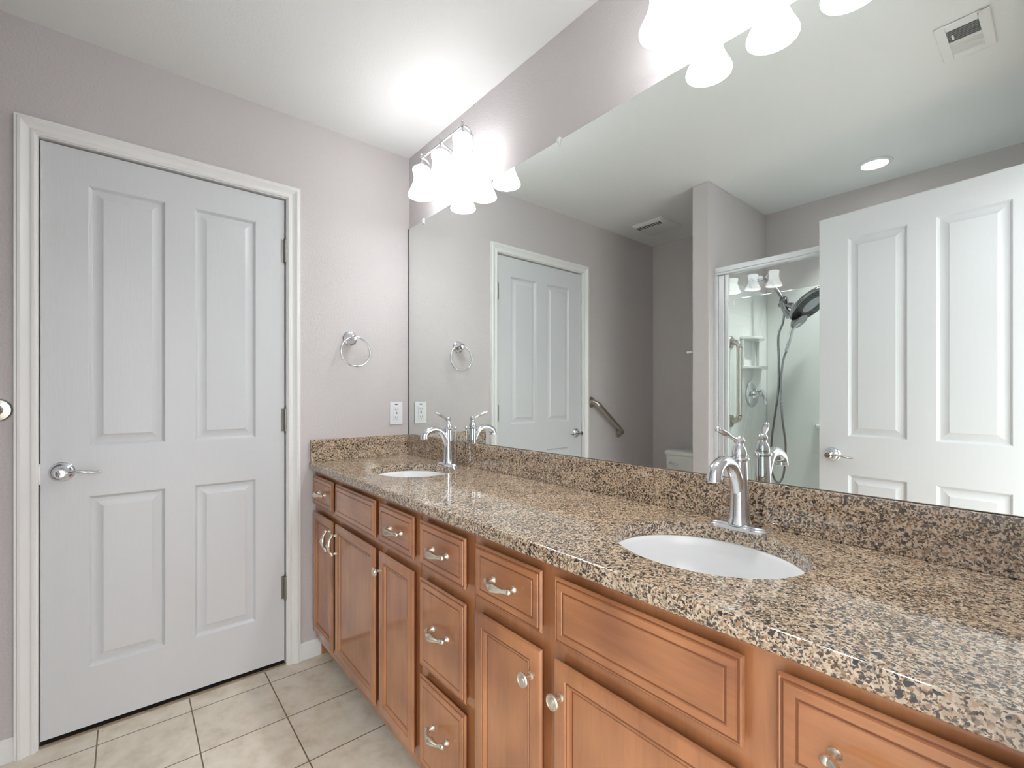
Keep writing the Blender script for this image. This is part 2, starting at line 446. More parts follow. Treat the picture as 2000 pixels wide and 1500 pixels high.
# baseboards
BP = [(0, 0), (.012, 0), (.012, .050), (.010, .058), (.0065, .063), (.0055, .070), (.003, .074), (0, .075)]
def baseboard(name, label, segs):
    mb = MB()
    for kind, c, a0, a1, sgn in segs:
        if kind == 'x': mb.extrude([(c+sgn*p, z) for p, z in BP], a0, a1, 'y')   # wall at x=c, runs along y
        else: mb.extrude([(c+sgn*p, z) for p, z in BP], a0, a1, 'x')
    tag(mb.build(name, M['trim'], smooth=30), label, 'baseboard', kind='structure')
baseboard('baseboard_left', 'white moulded baseboard along the left wall beside the door', [('x', 0, -.541, -.42, 1), ('x', 0, YB+.012, -1.4175, 1)])
baseboard('baseboard_back', 'white baseboard behind the toilet', [('y', YB, 0, XP0, 1)])
baseboard('baseboard_partition', 'white baseboard around the partition end', [('x', XP0, YB+.012, YP, -1), ('y', YP, XP0-.012, XP1, 1)])

# ------------------------------------------------------------------ mirror
mr = MB(); mr.box(.009, 2.2, -.006, -.0005, .9875, 2.055)
mir = mr.build('vanity_mirror', [M['mirror'], M['edge']], smooth=0)
tag(mir, 'long frameless mirror above the granite backsplash', 'mirror')
for p in mir.data.polygons:
    if abs(p.normal.y) < .5: p.material_index = 1
m = MB(); m.box(.001, .0085, -.0075, -.0005, .9875, 2.055); m.build('edge_channel', M['edge'], mir, smooth=0)
for x in (.16, 1.096, 1.99):
    m = MB(); m.lathe([(.009, 0), (.009, .003), (.006, .0055), (.0001, .006)], 16, (0, 0, 0), '-y'); m.box(-.006, .006, -.003, .0, -.016, .002); m.box(-.006, .006, -.003, .0055, .004, .010)
    m.build('mirror_clip', M['plastic'], mir, (x, -.0065, 2.055))

# ------------------------------------------------------------------ vanity cabinets
FY = -.470; DP = .020; TOP = .853; BOT = .085
def front(name, x0, x1, z0, z1, par, base, kind='slab'):
    """drawer slab or recessed-panel door; local coordinates relative to parent base"""
    mb = MB()
    yb = FY-.001-base[1]; yf = FY-DP-base[1]
    if kind == 'slab':
        rings = [(.010, 0, 1), (.009, .004, 1), (0, .0125, 0), (0, .014, 0), (.002, .0165, 0), (.004, .0180, 0), (.0055, .0172, 1), (.0085, .0172, 1), (.010, .0195, 0), (.022, .0200, 0), (.0235, .0186, 1), (.0262, .0186, 1), (.0275, .0200, 0)]
    else:
        s = .043
        rings = [(.010, 0, 1), (.009, .004, 1), (0, .013, 0), (0, .015, 0), (.003, .0185, 0), (.007, .0200, 0), (s-.012, .0200, 0), (s-.0105, .0182, 1), (s-.008, .0182, 1), (s-.007, .0192, 0), (s-.002, .0165, 0), (s, .0118, 1), (s+.003, .0118, 1), (s+.0035, .0124, 0)]
    prev = None
    a, b, c, d = x0-base[0], x1-base[0], z0-base[2], z1-base[2]
    for off, dep, g in rings:
        y = yb-dep+.0005
        cur = [(a+off, y, c+off), (b-off, y, c+off), (b-off, y, d-off), (a+off, y, d-off)]
        if prev:
            for q in range(4):
                r = (q+1) % 4; mb.add([prev[q], prev[r], cur[r], cur[q]], [(0, 1, 2, 3)], 1 if (pg and (g or off == 0)) else 0)  # groove stain also covers the undercut back edges, painting in shadow gaps
        prev = cur; pg = g
    mb.add(prev, [(0, 1, 2, 3)], 0)
    mb.add([(a+.010, yb+.0005, c+.010), (b-.010, yb+.0005, c+.010), (b-.010, yb+.0005, d-.010), (a+.010, yb+.0005, d-.010)], [(3, 2, 1, 0)], 0)
    w = M['woodx'] if (x1-x0) > (z1-z0) else M['woodz']
    return mb.build(name, [w, M['glaze_shade']], par, smooth=25)

pull_me = None
def pull(par, x, z, base, vert=False):
    global pull_me
    if pull_me is None:
        m = MB()
        for s in (-1, 1):
            m.lathe([(.0085, 0), (.0085, .002), (.006, .005), (.0042, .010), (.0042, .016)], 16, (s*.036, 0, 0), '-y', sx=1, sy=1)
            m.sphere((s*.0400, -.018, 0), .0072, 14, 8)
        m.tube([(-.040, -.0175, 0), (-.034, -.020, 0), (-.026, -.026, 0), (-.013, -.030, 0), (0, -.0315, 0), (.013, -.030, 0), (.026, -.026, 0), (.034, -.020, 0), (.040, -.0175, 0)],
               [.0056, .0064, .0046, .0078, .0108, .0078, .0046, .0064, .0056], 14, flat=1.0)
        o = m.build('pull_handle', M['nickel'], par); pull_me = o.data
    else:
        o = bpy.data.objects.new('pull_handle', pull_me); COL.objects.link(o); o.parent = par
    o.location = (x-base[0], FY-DP-base[1], z-base[2])
    if vert: o.rotation_euler = (0, PI/2, 0)
    return o
knob_me = None
def knob(par, x, z, base):
    global knob_me
    if knob_me is None:
        m = MB(); m.lathe([(.008, 0), (.008, .002), (.0055, .004), (.0048, .014), (.009, .018), (.0145, .021), (.0155, .0245), (.014, .027), (.0118, .0272), (.0112, .0262), (.0085, .0262), (.0078, .0282), (.0001, .0290)], 28, (0, 0, 0), '-y')
        o = m.build('knob', M['nickel'], par); knob_me = o.data
    else:
        o = bpy.data.objects.new('knob', knob_me); COL.objects.link(o); o.parent = par
    o.location = (x-base[0], FY-DP-base[1], z-base[2]); return o

def cabinet(x0, x1, openings, label):
    base = (x0, 0, 0)
    e = empty('vanity_cabinet', base, label, 'cabinet', 'wooden vanity cabinets')
    m = MB(); W_ = x1-x0
    m.box(0, W_, FY+.020, -.003, BOT, BOT+.018); m.box(0, .016, FY+.020, -.003, .003, TOP); m.box(W_-.016, W_, FY+.020, -.003, .003, TOP); m.box(.016, W_-.016, -.012, -.003, BOT+.018, TOP)
    m.build('carcass', M['woodz'], e, smooth=0)
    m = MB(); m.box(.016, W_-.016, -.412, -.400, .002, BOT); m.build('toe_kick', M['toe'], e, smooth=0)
    # face frame: stiles and rails round the openings
    m = MB()
    cols = sorted({(a, b) for a, b, _, _ in openings})
    edges = [0]+[v for a, b in cols for v in (a-x0, b-x0)]+[W_]
    for i in range(0, len(edges), 2): m.box(edges[i], edges[i+1], FY, FY+.02, BOT, TOP)
    for a, b in cols:
        zz = sorted([(c, d) for (p, q, c, d) in openings if (p, q) == (a, b)])
        ed = [BOT]+[v for c, d in zz for v in (c, d)]+[TOP]
        for i in range(0, len(ed), 2): m.box(a-x0, b-x0, FY, FY+.02, ed[i], ed[i+1])
    m.build('face_frame', M['woodz'], e, smooth=0)
    return e, base

def op(x0, x1, z0, z1): return (x0+.012, x1-.012, z0+.012, z1-.012)
DRZ = (.700, .829); DOZ = (.130, .667)
# sink cabinet by the corner
cA, bA = cabinet(.002, .987, [op(.02, .275, *DRZ), op(.305, .695, *DRZ), op(.727, .968, *DRZ), op(.02, .275, *DOZ), op(.305, .695, *DOZ), op(.727, .968, *DOZ)],
                 'cherry wood sink cabinet in the corner by the closed door')
d = front('drawer', .02, .275, *DRZ, cA, bA); pull(d, .158, .765, bA)
front('false_front', .305, .695, *DRZ, cA, bA)
d = front('drawer', .727, .968, *DRZ, cA, bA); pull(d, .862, .765, bA)
d = front('door', .02, .275, *DOZ, cA, bA, 'door'); pull(d, .253, .590, bA, True)
d = front('door', .305, .695, *DOZ, cA, bA, 'door'); pull(d, .327, .590, bA, True)
d = front('door', .727, .968, *DOZ, cA, bA, 'door'); knob(d, .751, .610, bA)
# three drawer base
cB, bB = cabinet(.989, 1.259, [op(1.006, 1.24, *DRZ), op(1.006, 1.24, .413, .664), op(1.006, 1.24, .130, .386)],
                 'cherry wood cabinet of three stacked drawers between the two sinks')
d = front('drawer', 1.006, 1.24, *DRZ, cB, bB); pull(d, 1.124, .765, bB)
d = front('drawer', 1.006, 1.24, .413, .664, cB, bB); pull(d, 1.126, .548, bB)
d = front('drawer', 1.006, 1.24, .130, .386, cB, bB); pull(d, 1.124, .275, bB)
# near sink cabinet
cC, bC = cabinet(1.261, 2.205, [op(1.28, 1.515, *DRZ), op(1.552, 1.917, *DRZ), op(1.958, 2.19, *DRZ), op(1.28, 1.515, *DOZ), op(1.552, 1.917, *DOZ), op(1.958, 2.19, *DOZ)],
                 'cherry wood sink cabinet nearest the viewer, under the closer sink')
d = front('drawer', 1.28, 1.515, *DRZ, cC, bC); pull(d, 1.396, .765, bC)
front('false_front', 1.552, 1.917, *DRZ, cC, bC)
d = front('drawer', 1.958, 2.19, *DRZ, cC, bC); pull(d, 2.060, .760, bC)
d = front('door', 1.28, 1.515, *DOZ, cC, bC, 'door'); knob(d, 1.487, .604, bC)
d = front('door', 1.552, 1.917, *DOZ, cC, bC, 'door'); knob(d, 1.573, .602, bC)
d = front('door', 1.958, 2.19, *DOZ, cC, bC, 'door'); knob(d, 1.978, .602, bC)

# ------------------------------------------------------------------ countertop with two oval cutouts
ZT, ZU, YF = .886, .854, -.5005
SINKS = [(.500, -.243), (1.732, -.243)]; SA, SB = .186, .158
top = MB(); NS = 96
XE = 2.207
yfr = YF+.008; ybk = 0
def rect_ring(cx, cy, hx, y0, y1, z):
    pts = []
    for i in range(NS):
        a = 2*PI*i/NS; dx, dy = math.cos(a), math.sin(a)
        tx = hx/abs(dx) if abs(dx) > 1e-9 else 1e9
        ty = ((y1-cy)/dy if dy > 0 else (y0-cy)/dy) if abs(dy) > 1e-9 else 1e9
        t = min(tx, ty); pts.append((cx+dx*t, cy+dy*t, z))
    return pts
xc = [0.0005]
HX = .24
for (cx, cy) in SINKS: xc += [cx-HX, cx+HX]
xc.append(XE)
for z in (ZT, ZU):
    for i in range(0, len(xc), 2): top.add([(xc[i], yfr, z), (xc[i+1], yfr, z), (xc[i+1], ybk-.0005, z), (xc[i], ybk-.0005, z)], [(0, 1, 2, 3)])
    for (cx, cy) in SINKS:
        inn = [(cx+SA*math.cos(2*PI*i/NS), cy+SB*math.sin(2*PI*i/NS), z) for i in range(NS)]
        out = rect_ring(cx, cy, HX, yfr, ybk-.0005, z)
        top.add(inn+out, [(i, (i+1) % NS, NS+(i+1) % NS, NS+i) for i in range(NS)])
        # fill corner triangles left by the radial ring
        for sx in (-1, 1):
            for sy, yy in ((-1, yfr), (1, ybk-.0005)):
                corner = (cx+sx*HX, yy, z)
                onx = [p for p in out if abs(p[0]-(cx+sx*HX)) < 1e-6]; ony = [p for p in out if abs(p[1]-yy) < 1e-6]
                pa = max(onx, key=lambda p: p[1]*sy); pb = max(ony, key=lambda p: p[0]*sx)
                if (Vector(pa)-Vector(pb)).length > 1e-4: top.add([pa, corner, pb], [(0, 1, 2)])
for (cx, cy) in SINKS:
    a = [(cx+SA*math.cos(2*PI*i/NS), cy+SB*math.sin(2*PI*i/NS)) for i in range(NS)]
    top.add([(x, y, ZT) for x, y in a]+[(x, y, ZU) for x, y in a], [(i, (i+1) % NS, NS+(i+1) % NS, NS+i) for i in range(NS)])
fp = [(yfr, ZT)]+[(YF+.008-.008*math.sin(t), ZT-.008+.008*math.cos(t)) for t in [PI/2*k/6 for k in range(1, 7)]]+[(YF+.006-.006*math.cos(t), ZU+.006-.006*math.sin(t)) for t in [PI/2*k/4 for k in range(0, 5)]]+[(yfr, ZU)]
top.extrude(fp, .0005, XE, 'x', closed=False)
for x in (.0005, XE): top.add([(x, y, z) for y, z in fp]+[(x, ybk-.0005, ZU), (x, ybk-.0005, ZT)], [tuple(range(len(fp)+2))])
ct = top.build('granite_countertop', M['granite'], smooth=40)
tag(ct, 'long speckled brown granite countertop on the wooden cabinets', 'countertop')
m = MB(); m.box(.0005, XE, -.020, -.0005, ZT+.0003, .986); m.build('backsplash', M['granite'], ct, smooth=0, bevel=.0015)
m = MB(); m.box(.0005, .020, -.497, -.0205, ZT+.0003, .986); m.build('side_splash', M['granite'], ct, smooth=0, bevel=.0015)

# ------------------------------------------------------------------ sinks
def sink(cx, cy, label):
    e = empty('undermount_sink', (cx, cy, ZU), label, 'sink', 'oval undermount sinks')
    m = MB(); n = 64
    pr = [(1.13, -.001), (1.005, -.001), (.995, -.003), (.975, -.012), (.955, -.035), (.91, -.070), (.80, -.105), (.62, -.127), (.40, -.136), (.15, -.139), (.11, -.1395)]
    outr = [(.11, -.149), (.6, -.140), (.86, -.11), (.98, -.06), (1.03, -.014), (1.13, -.012)]
    allp = pr+outr+[pr[0]]
    vs = [(SA*k*math.cos(2*PI*i/n), SB*k*math.sin(2*PI*i/n), z) for k, z in allp for i in range(n)]
    fs = [(k*n+i, k*n+(i+1) % n, (k+1)*n+(i+1) % n, (k+1)*n+i) for k in range(len(allp)-1) for i in range(n)]
    m.add(vs, fs); m.build('basin', M['sink'], e, smooth=60)
    m = MB(); m.lathe([(.0001, -.141), (.012, -.141), (.013, -.138), (.021, -.137), (.023, -.1385), (.023, -.1475), (.0001, -.1475)], 32)
    m.build('drain', M['chrome'], e)
    return e
sink(*SINKS[0], 'white oval undermount sink near the corner by the door')
sink(*SINKS[1], 'white oval undermount sink closest to the viewer')

# ------------------------------------------------------------------ faucets
def faucet(x, y, label, turn):
    e = empty('faucet', (x, y, ZT), label, 'faucet', 'chrome vanity faucets')
    m = MB()   # base plate: stadium with stepped edge
    n = 48
    def stad(hw, r, z):
        return [((hw if math.cos(2*PI*i/n) > 0 else -hw)+r*math.cos(2*PI*i/n), r*math.sin(2*PI*i/n), z) for i in range(n)]
    rows = [stad(.040, .026, .0003), stad(.040, .026, .005), stad(.040, .0245, .007), stad(.040, .022, .008), stad(.040, .0205, .0105), stad(.039, .018, .0125), stad(.036, .013, .0132)]
    vs = [p for r in rows for p in r]; fs = [(k*n+i, k*n+(i+1) % n, (k+1)*n+(i+1) % n, (k+1)*n+i) for k in range(len(rows)-1) for i in range(n)]
    fs += [tuple(range(n)), tuple((len(rows)-1)*n+i for i in range(n))]
    m.add(vs, fs); m.build('base_plate', M['chrome'], e)
    m = MB()
    m.lathe([(.026, .012), (.0255, .015), (.0235, .019), (.0218, .030), (.0200, .065), (.0182, .110), (.0168, .150), (.0168, .153), (.0205, .155), (.0215, .158), (.0205, .161), (.0165, .163)], 40)
    m.build('body', M['chrome'], e)
    m = MB()   # arched spout
    m.tube([(0, -.004, .076), (0, -.014, .110), (0, -.031, .139), (0, -.053, .154), (0, -.076, .157), (0, -.097, .151), (0, -.112, .141), (0, -.1172, .127)],
           [.0135, .0145, .0140, .0135, .0137, .0143, .0150, .0157], 24)
    m.lathe([(.0148, .1315), (.0160, .129), (.0165, .125), (.0165, .121), (.0153, .1195), (.0110, .1195), (.0105, .123)], 24, (0, -.117, 0))
    m.lathe([(.0105, .1225), (.0001, .1225)], 24, (0, -.117, 0), cap=False)
    m.build('spout', M['chrome'], e)
    m = MB()
    m.lathe([(.0150, .163), (.0160, .167), (.0155, .176), (.0125, .184), (.0095, .188), (.0088, .192), (.0115, .195), (.0125, .199), (.0100, .205), (.0050, .209), (.0001, .210)], 32)
    m.tube([(0, -.004, .199), (0, -.016, .203), (0, -.028, .208), (0, -.044, .216), (0, -.060, .223), (0, -.068, .226)], [.0065, .0046, .0055, .0085, .0078, .0055], 16, flat=.75)
    m.sphere((0, -.069, .2265), .0064, 14, 10)
    m.build('lever_handle', M['chrome'], e).rotation_euler = (0, 0, turn)
    m = MB(); m.lathe([(.0022, .012), (.0022, .150), (.0042, .152), (.0062, .157), (.0055, .163), (.0030, .166), (.0001, .1665)], 16, (0, .0335, 0))
    m.build('lift_rod', M['chrome'], e)
    return e
faucet(1.726, -.069, 'chrome single-lever arched faucet behind the closer sink', -.25)
faucet(.493, -.069, 'chrome single-lever arched faucet behind the far corner sink', .24)

# ------------------------------------------------------------------ vanity lights
def vanity_light(xc, label):
    e = empty('vanity_light', (xc, 0, 2.242), label, 'light fixture', 'three-shade bath lights above the mirror')
    SY = -.118; DX = .165
    m = MB(); m.lathe([(.060, .0), (.060, .006), (.054, .012), (.040, .016), (.020, .022), (.012, .024)], 40, (0, -.0005, -.02), '-y', sx=1.25, sy=.85)
    m.build('backplate', M['chrome'], e)
    m = MB()
    m.tube([(0, -.02, -.02), (0, -.06, -.005), (0, SY, .012)], .006, 12)
    m.tube([(-DX, SY, .012), (0, SY, .012), (DX, SY, .012)], .0052, 12, smooth=False)
    m.build('crossbar', M['chrome'], e)
    for s in (-1, 0, 1):
        m = MB()
        if s:
            pts = [(s*DX, SY, .012), (s*DX, -.098, .014), (s*DX, -.080, .000), (s*DX, -.070, -.028), (s*DX, -.070, -.068), (s*DX, -.078, -.098), (s*DX, -.086, -.104), (s*DX, -.090, -.098)]
            m.tube(pts, [.0045, .0045, .0045, .0042, .004, .0036, .0034, .003], 12)
            m.build('scroll_arm', M['chrome'], e)
        m = MB()
        m.lathe([(.0001, .034), (.004, .032), (.0055, .028), (.004, .024), (.0035, .021), (.007, .018), (.008, .012), (.006, .006), (.0045, .000), (.0045, -.010), (.012, -.014), (.019, -.022), (.024, -.032), (.025, -.040)], 28, (s*DX, SY, 0))
        hd = m.build('lamp_holder', M['chrome'], e)
        m = MB()   # bell shade, double walled, open below (rim at z=-.198)
        outp = [(.020, -.030), (.034, -.032), (.0385, -.038), (.0395, -.048), (.0375, -.060), (.0345, -.076), (.0335, -.092), (.0355, -.112), (.0405, -.134), (.0475, -.156), (.0545, -.174), (.0585, -.186), (.0600, -.194), (.0590, -.198)]
        outp = [(a, -.030+(b+.030)*.768) for a, b in outp]
        inp = [(r-.0028, z) for r, z in outp[::-1]]
        m.lathe(outp+[(inp[0][0], outp[-1][1]+.0004)]+inp[1:-1]+[(.017, -.035)], 48, (s*DX, SY, 0), cap=False)
        m.add([], []); m.build('glass_shade', M['bell'], e, smooth=60)
        m = MB(); m.lathe([(.010, -.042), (.012, -.048), (.019, -.068), (.0245, -.086), (.0255, -.097), (.021, -.110), (.012, -.117), (.0001, -.119)], 24, (s*DX, SY, 0))
        m.build('bulb', M['bulb'], hd, smooth=60)
    return e
vanity_light(.510, 'three-shade chrome vanity light near the corner over the far sink')
vanity_light(1.730, 'three-shade vanity light cut by the top edge over the closer sink')

# ------------------------------------------------------------------ towel ring, outlet
tr = empty('towel_ring', (0, -.314, 1.461), 'chrome towel ring on the left wall above the side splash', 'towel ring')
m = MB(); m.lathe([(.034, .0005), (.034, .004), (.031, .008), (.026, .010), (.0235, .016), (.016, .024), (.0125, .034), (.0165, .040), (.0175, .048), (.013, .055), (.0001, .057)], 32, ax='x')
m.tube([(.046, -.012, .004), (.046, .014, .004)], .0055, 14, smooth=False)
m.build('post', M['chrome'], tr)
m = MB(); RR = .070
m.tube([(.046+.004*(1-math.cos(a)), .010+RR*math.sin(a), -.066+RR*math.cos(a)) for a in [2*PI*i/40 for i in range(40)]], .0046, 12, closed=True, smooth=False)
m.build('ring', M['chrome'], tr)

ou = empty('outlet', (0, -.076, 1.097), 'white wall outlet next to the mirror corner', 'outlet')
m = MB(); m.box(.0005, .006, -.035, .035, -.0575, .0575); m.build('cover_plate', M['plastic'], ou, smooth=0, bevel=.002)
m = MB(); m.box(.006, .0085, -.0168, .0168, -.0335, .0335); rc = m.build('receptacle', M['plastic'], ou, smooth=0, bevel=.001)
m = MB()
for z in (-.020, .020):
    m.box(.0085, .0088, -.0075, -.0055, z-.004, z+.004); m.box(.0085, .0088, .0055, .0075, z-.0035, z+.0035); m.lathe([(.0022, .0085), (.0022, .0088)], 12, (0, 0, z-.0095), 'x')
m.box(.0085, .0092, -.004, .004, -.003, .0); m.box(.0085, .0092, -.004, .004, .001, .004)
m.build('socket_holes', M['slot'], rc, smooth=0)
m = MB(); m.box(.006, .0066, -.008, .008, .043, .047); m.build('indicator_mark', M['slot'], ou, smooth=0)

# ------------------------------------------------------------------ grab bars
def grab_bar(name, p0, p1, nrm, off, r, label, grp=None, fl=.038):
    P0, P1, Nn = Vector(p0), Vector(p1), Vector(nrm)
    e = empty(name, p0, label, 'grab bar', grp)
    D = (P1-P0); L_ = D.length; D.normalize()
    O = Nn*off; b = .035
    pts = [Nn*.004, Nn*(off-b*.8), Nn*(off-b*.25)+D*b*.3, O+D*b, O+D*(b+.02), O+D*(L_/2), O+D*(L_-b-.02), O+D*(L_-b), Nn*(off-b*.25)+D*(L_-b*.3), Nn*(off-b*.8)+D*L_, Nn*.004+D*L_]
    m = MB(); m.tube(pts, r, 20); m.build('rail', M['steel'], e)
    q = Nn.to_track_quat('Z', 'Y')
    for c in (Vector((0, 0, 0)), D*L_):
        m = MB(); m.lathe([(fl, .0005), (fl, .006), (fl-.004, .010), (fl-.016, .012), (r+.001, .013)], 32)
        m.v = [tuple(q @ Vector(v)+c) for v in m.v]; m.build('flange', M['steel'], e)
    return e
grab_bar('grab_bar', (0, -1.458, 1.140), (0, -1.772, .905), (1, 0, 0), .052, .0175, 'sloping brushed steel grab bar on the wall past the closed door')

# ------------------------------------------------------------------ toilet corner
to = empty('toilet', (.435, YB, 0), 'white toilet in the alcove beside the partition', 'toilet')
m = MB()
def rrect(hx, y0, y1, r, z, n=6):
    pts = []
    for cx, cy, a0 in ((hx-r, y1-r, 0), (-hx+r, y1-r, PI/2), (-hx+r, y0+r, PI), (hx-r, y0+r, 1.5*PI)):
        for k in range(n+1): a = a0+PI/2*k/n; pts.append((cx+r*math.cos(a), cy+r*math.sin(a), z))
    return pts
def loft(m, rows):
    n = len(rows[0]); m.add([p for r in rows for p in r], [(k*n+i, k*n+(i+1) % n, (k+1)*n+(i+1) % n, (k+1)*n+i) for k in range(len(rows)-1) for i in range(n)]+[tuple(range(n)), tuple((len(rows)-1)*n+i for i in range(n))])
loft(m, [rrect(.175, .03, .185, .03, .385), rrect(.195, .02, .200, .035, .45), rrect(.203, .012, .205, .035, .735)])
m.build('tank', M['porcelain'], to, smooth=50)
m = MB(); loft(m, [rrect(.205, .01, .208, .035, .736), rrect(.212, .006, .214, .035, .744), rrect(.212, .006, .214, .035, .762), rrect(.204, .012, .206, .035, .772), rrect(.18, .03, .19, .03, .775)])
m.build('tank_lid', M['porcelain'], to, smooth=40)
m = MB(); m.lathe([(.010, 0), (.010, .012)], 16, (-.15, .205, .68), ax='-y'); m.v = [(a, .41-b, c) for a, b, c in m.v]; m.tube([(-.15, .218, .68), (-.12, .222, .676), (-.085, .222, .668)], [.006, .005, .006], 10)
m.build('flush_lever', M['chrome'], to)
m = MB()
def egg(a, b0, b1, cy, z, n=40):
    return [(a*math.cos(2*PI*i/n), cy+(b1 if math.sin(2*PI*i/n) > 0 else b0)*math.sin(2*PI*i/n), z) for i in range(n)]
rows = [egg(.115, .20, .20, .36, .001), egg(.105, .19, .19, .36, .04), egg(.095, .17, .18, .36, .16), egg(.125, .18, .22, .40, .27), egg(.175, .21, .26, .43, .36), egg(.185, .22, .27, .43, .385), egg(.150, .17, .23, .43, .388), egg(.12, .13, .18, .43, .30), egg(.05, .05, .07, .42, .22)]
loft(m, rows); m.box(-.11, .11, .03, .26, .18, .383); m.build('bowl', M['porcelain'], to, smooth=60)
m = MB(); loft(m, [egg(.187, .20, .272, .43, .390), egg(.190, .20, .275, .43, .398), egg(.186, .20, .270, .43, .408), egg(.182, .19, .266, .43, .416), egg(.10, .10, .15, .43, .420)])
m.build('seat_lid', M['porcelain'], to, smooth=50)

tb = empty('toilet_paper_holder', (XP0, -1.53, 1.452), 'small chrome bar holder on the toilet side of the partition', 'bar')
m = MB()
for y in (0, -.42):
    m.lathe([(.022, .0005), (.022, .005), (.012, .010), (.008, .018), (.008, .055), (.011, .060), (.011, .072), (.0001, .075)], 24, (0, y, 0), '-x')
m.tube([(-.064, .0, 0), (-.064, -.42, 0)], .007, 14, smooth=False)
m.build('bar', M['chrome'], tb)
tb.name = 'towel_bar'; tb['label'] = 'chrome towel bar tip on the toilet side of the partition'; tb['category'] = 'towel bar'

# ------------------------------------------------------------------ shower
YS = -1.512   # front of the shower frame
sh = empty('shower_surround', (XP1, YB, 0), 'white moulded shower surround with shelves behind the glass', 'shower surround')
m = MB(); ST = 1.885
m.box(.0005, .012, .0005, YS-YB-.035, .09, ST); m.box(.012, XN-XP1-.012, .0005, .012, .09, ST); m.box(XN-XP1-.012, XN-XP1-.0005, .0005, YS-YB-.035, .09, ST)
m.build('wall_panels', M['surround'], sh, smooth=0, bevel=.004)
m = MB(); m.box(.0005, XN-XP1-.0005, .0005, YS-YB+.0, .002, .05); m.box(.0005, XN-XP1-.0005, YS-YB-.09, YS-YB+.004, .05, .10)
m.build('pan', M['surround'], sh, smooth=0, bevel=.006)
def shelf(y0, y1, z, depth=.085, x=.012):
    m = MB(); n = 12
    pts = [(x, y0), (x, y1)]+[(x+depth*math.sin(PI*k/n)**.6, y1+(y0-y1)*k/n) for k in range(1, n)]
    m.extrude(pts, z-.018, z, 'z'); return m
for y0, y1, z in ((.09, .40, 1.375), (.16, .42, 1.560)): shelf(y0, y1, z).build('shelf', M['surround'], sh, bevel=.003)
for y0 in (.165, .395):
    m = MB(); m.box(.012, .030, y0, y0+.012, 1.376, 1.541); m.build('shelf_upright', M['surround'], sh, smooth=0, bevel=.003)
m = MB(); m.box(.012, .0135, .25, .253, .1, 1.8); m.build('panel_seam', M['surround'], sh, smooth=0)
m = MB(); m.extrude([(.30, .012), (.60, .012), (.57, .09), (.33, .09)], .985, 1.005, 'z'); m.build('shelf', M['surround'], sh, bevel=.003)

fr = empty('shower_enclosure', (XP1, YS, .10), 'white framed clear glass shower enclosure seen in the mirror', 'shower enclosure')
LX = XN-XP1
m = MB(); m.box(.001, LX-.001, -.040, 0, 1.787, 1.800); m.box(.001, LX-.001, -.036, -.004, 1.800, 1.832); m.build('header_rail', M['frame'], fr, smooth=0, bevel=.004)
m = MB(); m.box(.001, .022, -.034, -.002, .002, 1.786); m.build('wall_jamb', M['frame'], fr, smooth=0, bevel=.003)
m = MB(); m.box(LX-.022, LX-.001, -.034, -.002, .002, 1.786); m.build('wall_jamb', M['frame'], fr, smooth=0, bevel=.003)
m = MB(); m.box(.024, .058, -.030, -.006, .004, 1.784); m.build('door_stile', M['frame'], fr, smooth=0, bevel=.005)
m = MB(); m.box(.060, .082, -.026, -.010, .004, 1.784); m.build('door_stile', M['frame'], fr, smooth=0, bevel=.004)
m = MB(); m.box(.001, LX-.001, -.040, -.002, .002, .03); m.build('bottom_rail', M['frame'], fr, smooth=0, bevel=.003)
m = MB(); m.box(.083, LX-.023, -.021, -.015, .031, 1.786); m.build('glass_panel', M['glass'], fr, smooth=0)
m = MB(); m.box(.083, .115, -.014, -.006, 1.60, 1.625); m.build('glass_clip', M['plastic'], fr, smooth=0, bevel=.002)

grab_bar('grab_bar', (XP1+.012, -1.70, 1.512), (XP1+.012, -1.70, 1.034), (1, 0, 0), .052, .0155, 'vertical steel grab bar just inside the shower glass')

# shower valve
vx = XP1+.012
va = empty('shower_valve', (vx, -2.000, 1.200), 'round chrome shower valve with lever handle on the surround', 'shower valve')
m = MB(); m.lathe([(.088, .0005), (.088, .004), (.080, .010), (.060, .013), (.034, .016), (.030, .030), (.024, .036)], 40, ax='x'); m.build('escutcheon', M['chrome'], va)
m = MB(); m.lathe([(.020, .036), (.018, .048), (.024, .054), (.024, .066), (.014, .074), (.0001, .078)], 28, ax='x')
m.tube([(.060, 0, 0), (.075, .012, -.010), (.090, .030, -.022), (.100, .045, -.050), (.102, .050, -.072)], [.011, .009, .008, .010, .007], 14)
m.build('valve_lever', M['chrome'], va)

# shower head with hand shower
HY = -2.000
def sp(px, pz): return (px-vx, 0, pz-1.90)
hd = empty('shower_fixture', (vx, HY, 1.90), 'grey chrome shower head with docked hand shower and hoses', 'shower head')
m = MB(); m.lathe([(.030, .0005), (.030, .004), (.022, .010), (.012, .014)], 28, (0, 0, .02), 'x')
m.tube([(.004, 0, .02), (.06, 0, .030), (.11, 0, .006), (.150, 0, -.050), (.180, 0, -.105)], .0105, 14); m.build('shower_arm', M['dchrome'], hd)
m = MB(); m.sphere((.190, 0, -.125), .026, 20, 12); m.tube([(.185, 0, -.14), (.20, 0, -.19), (.225, 0, -.225)], [.02, .018, .024], 16); m.tube([(.16, 0, -.15), (.19, 0, -.15), (.24, 0, -.165)], [.012, .014, .02], 14)
m.build('diverter', M['dchrome'], hd)
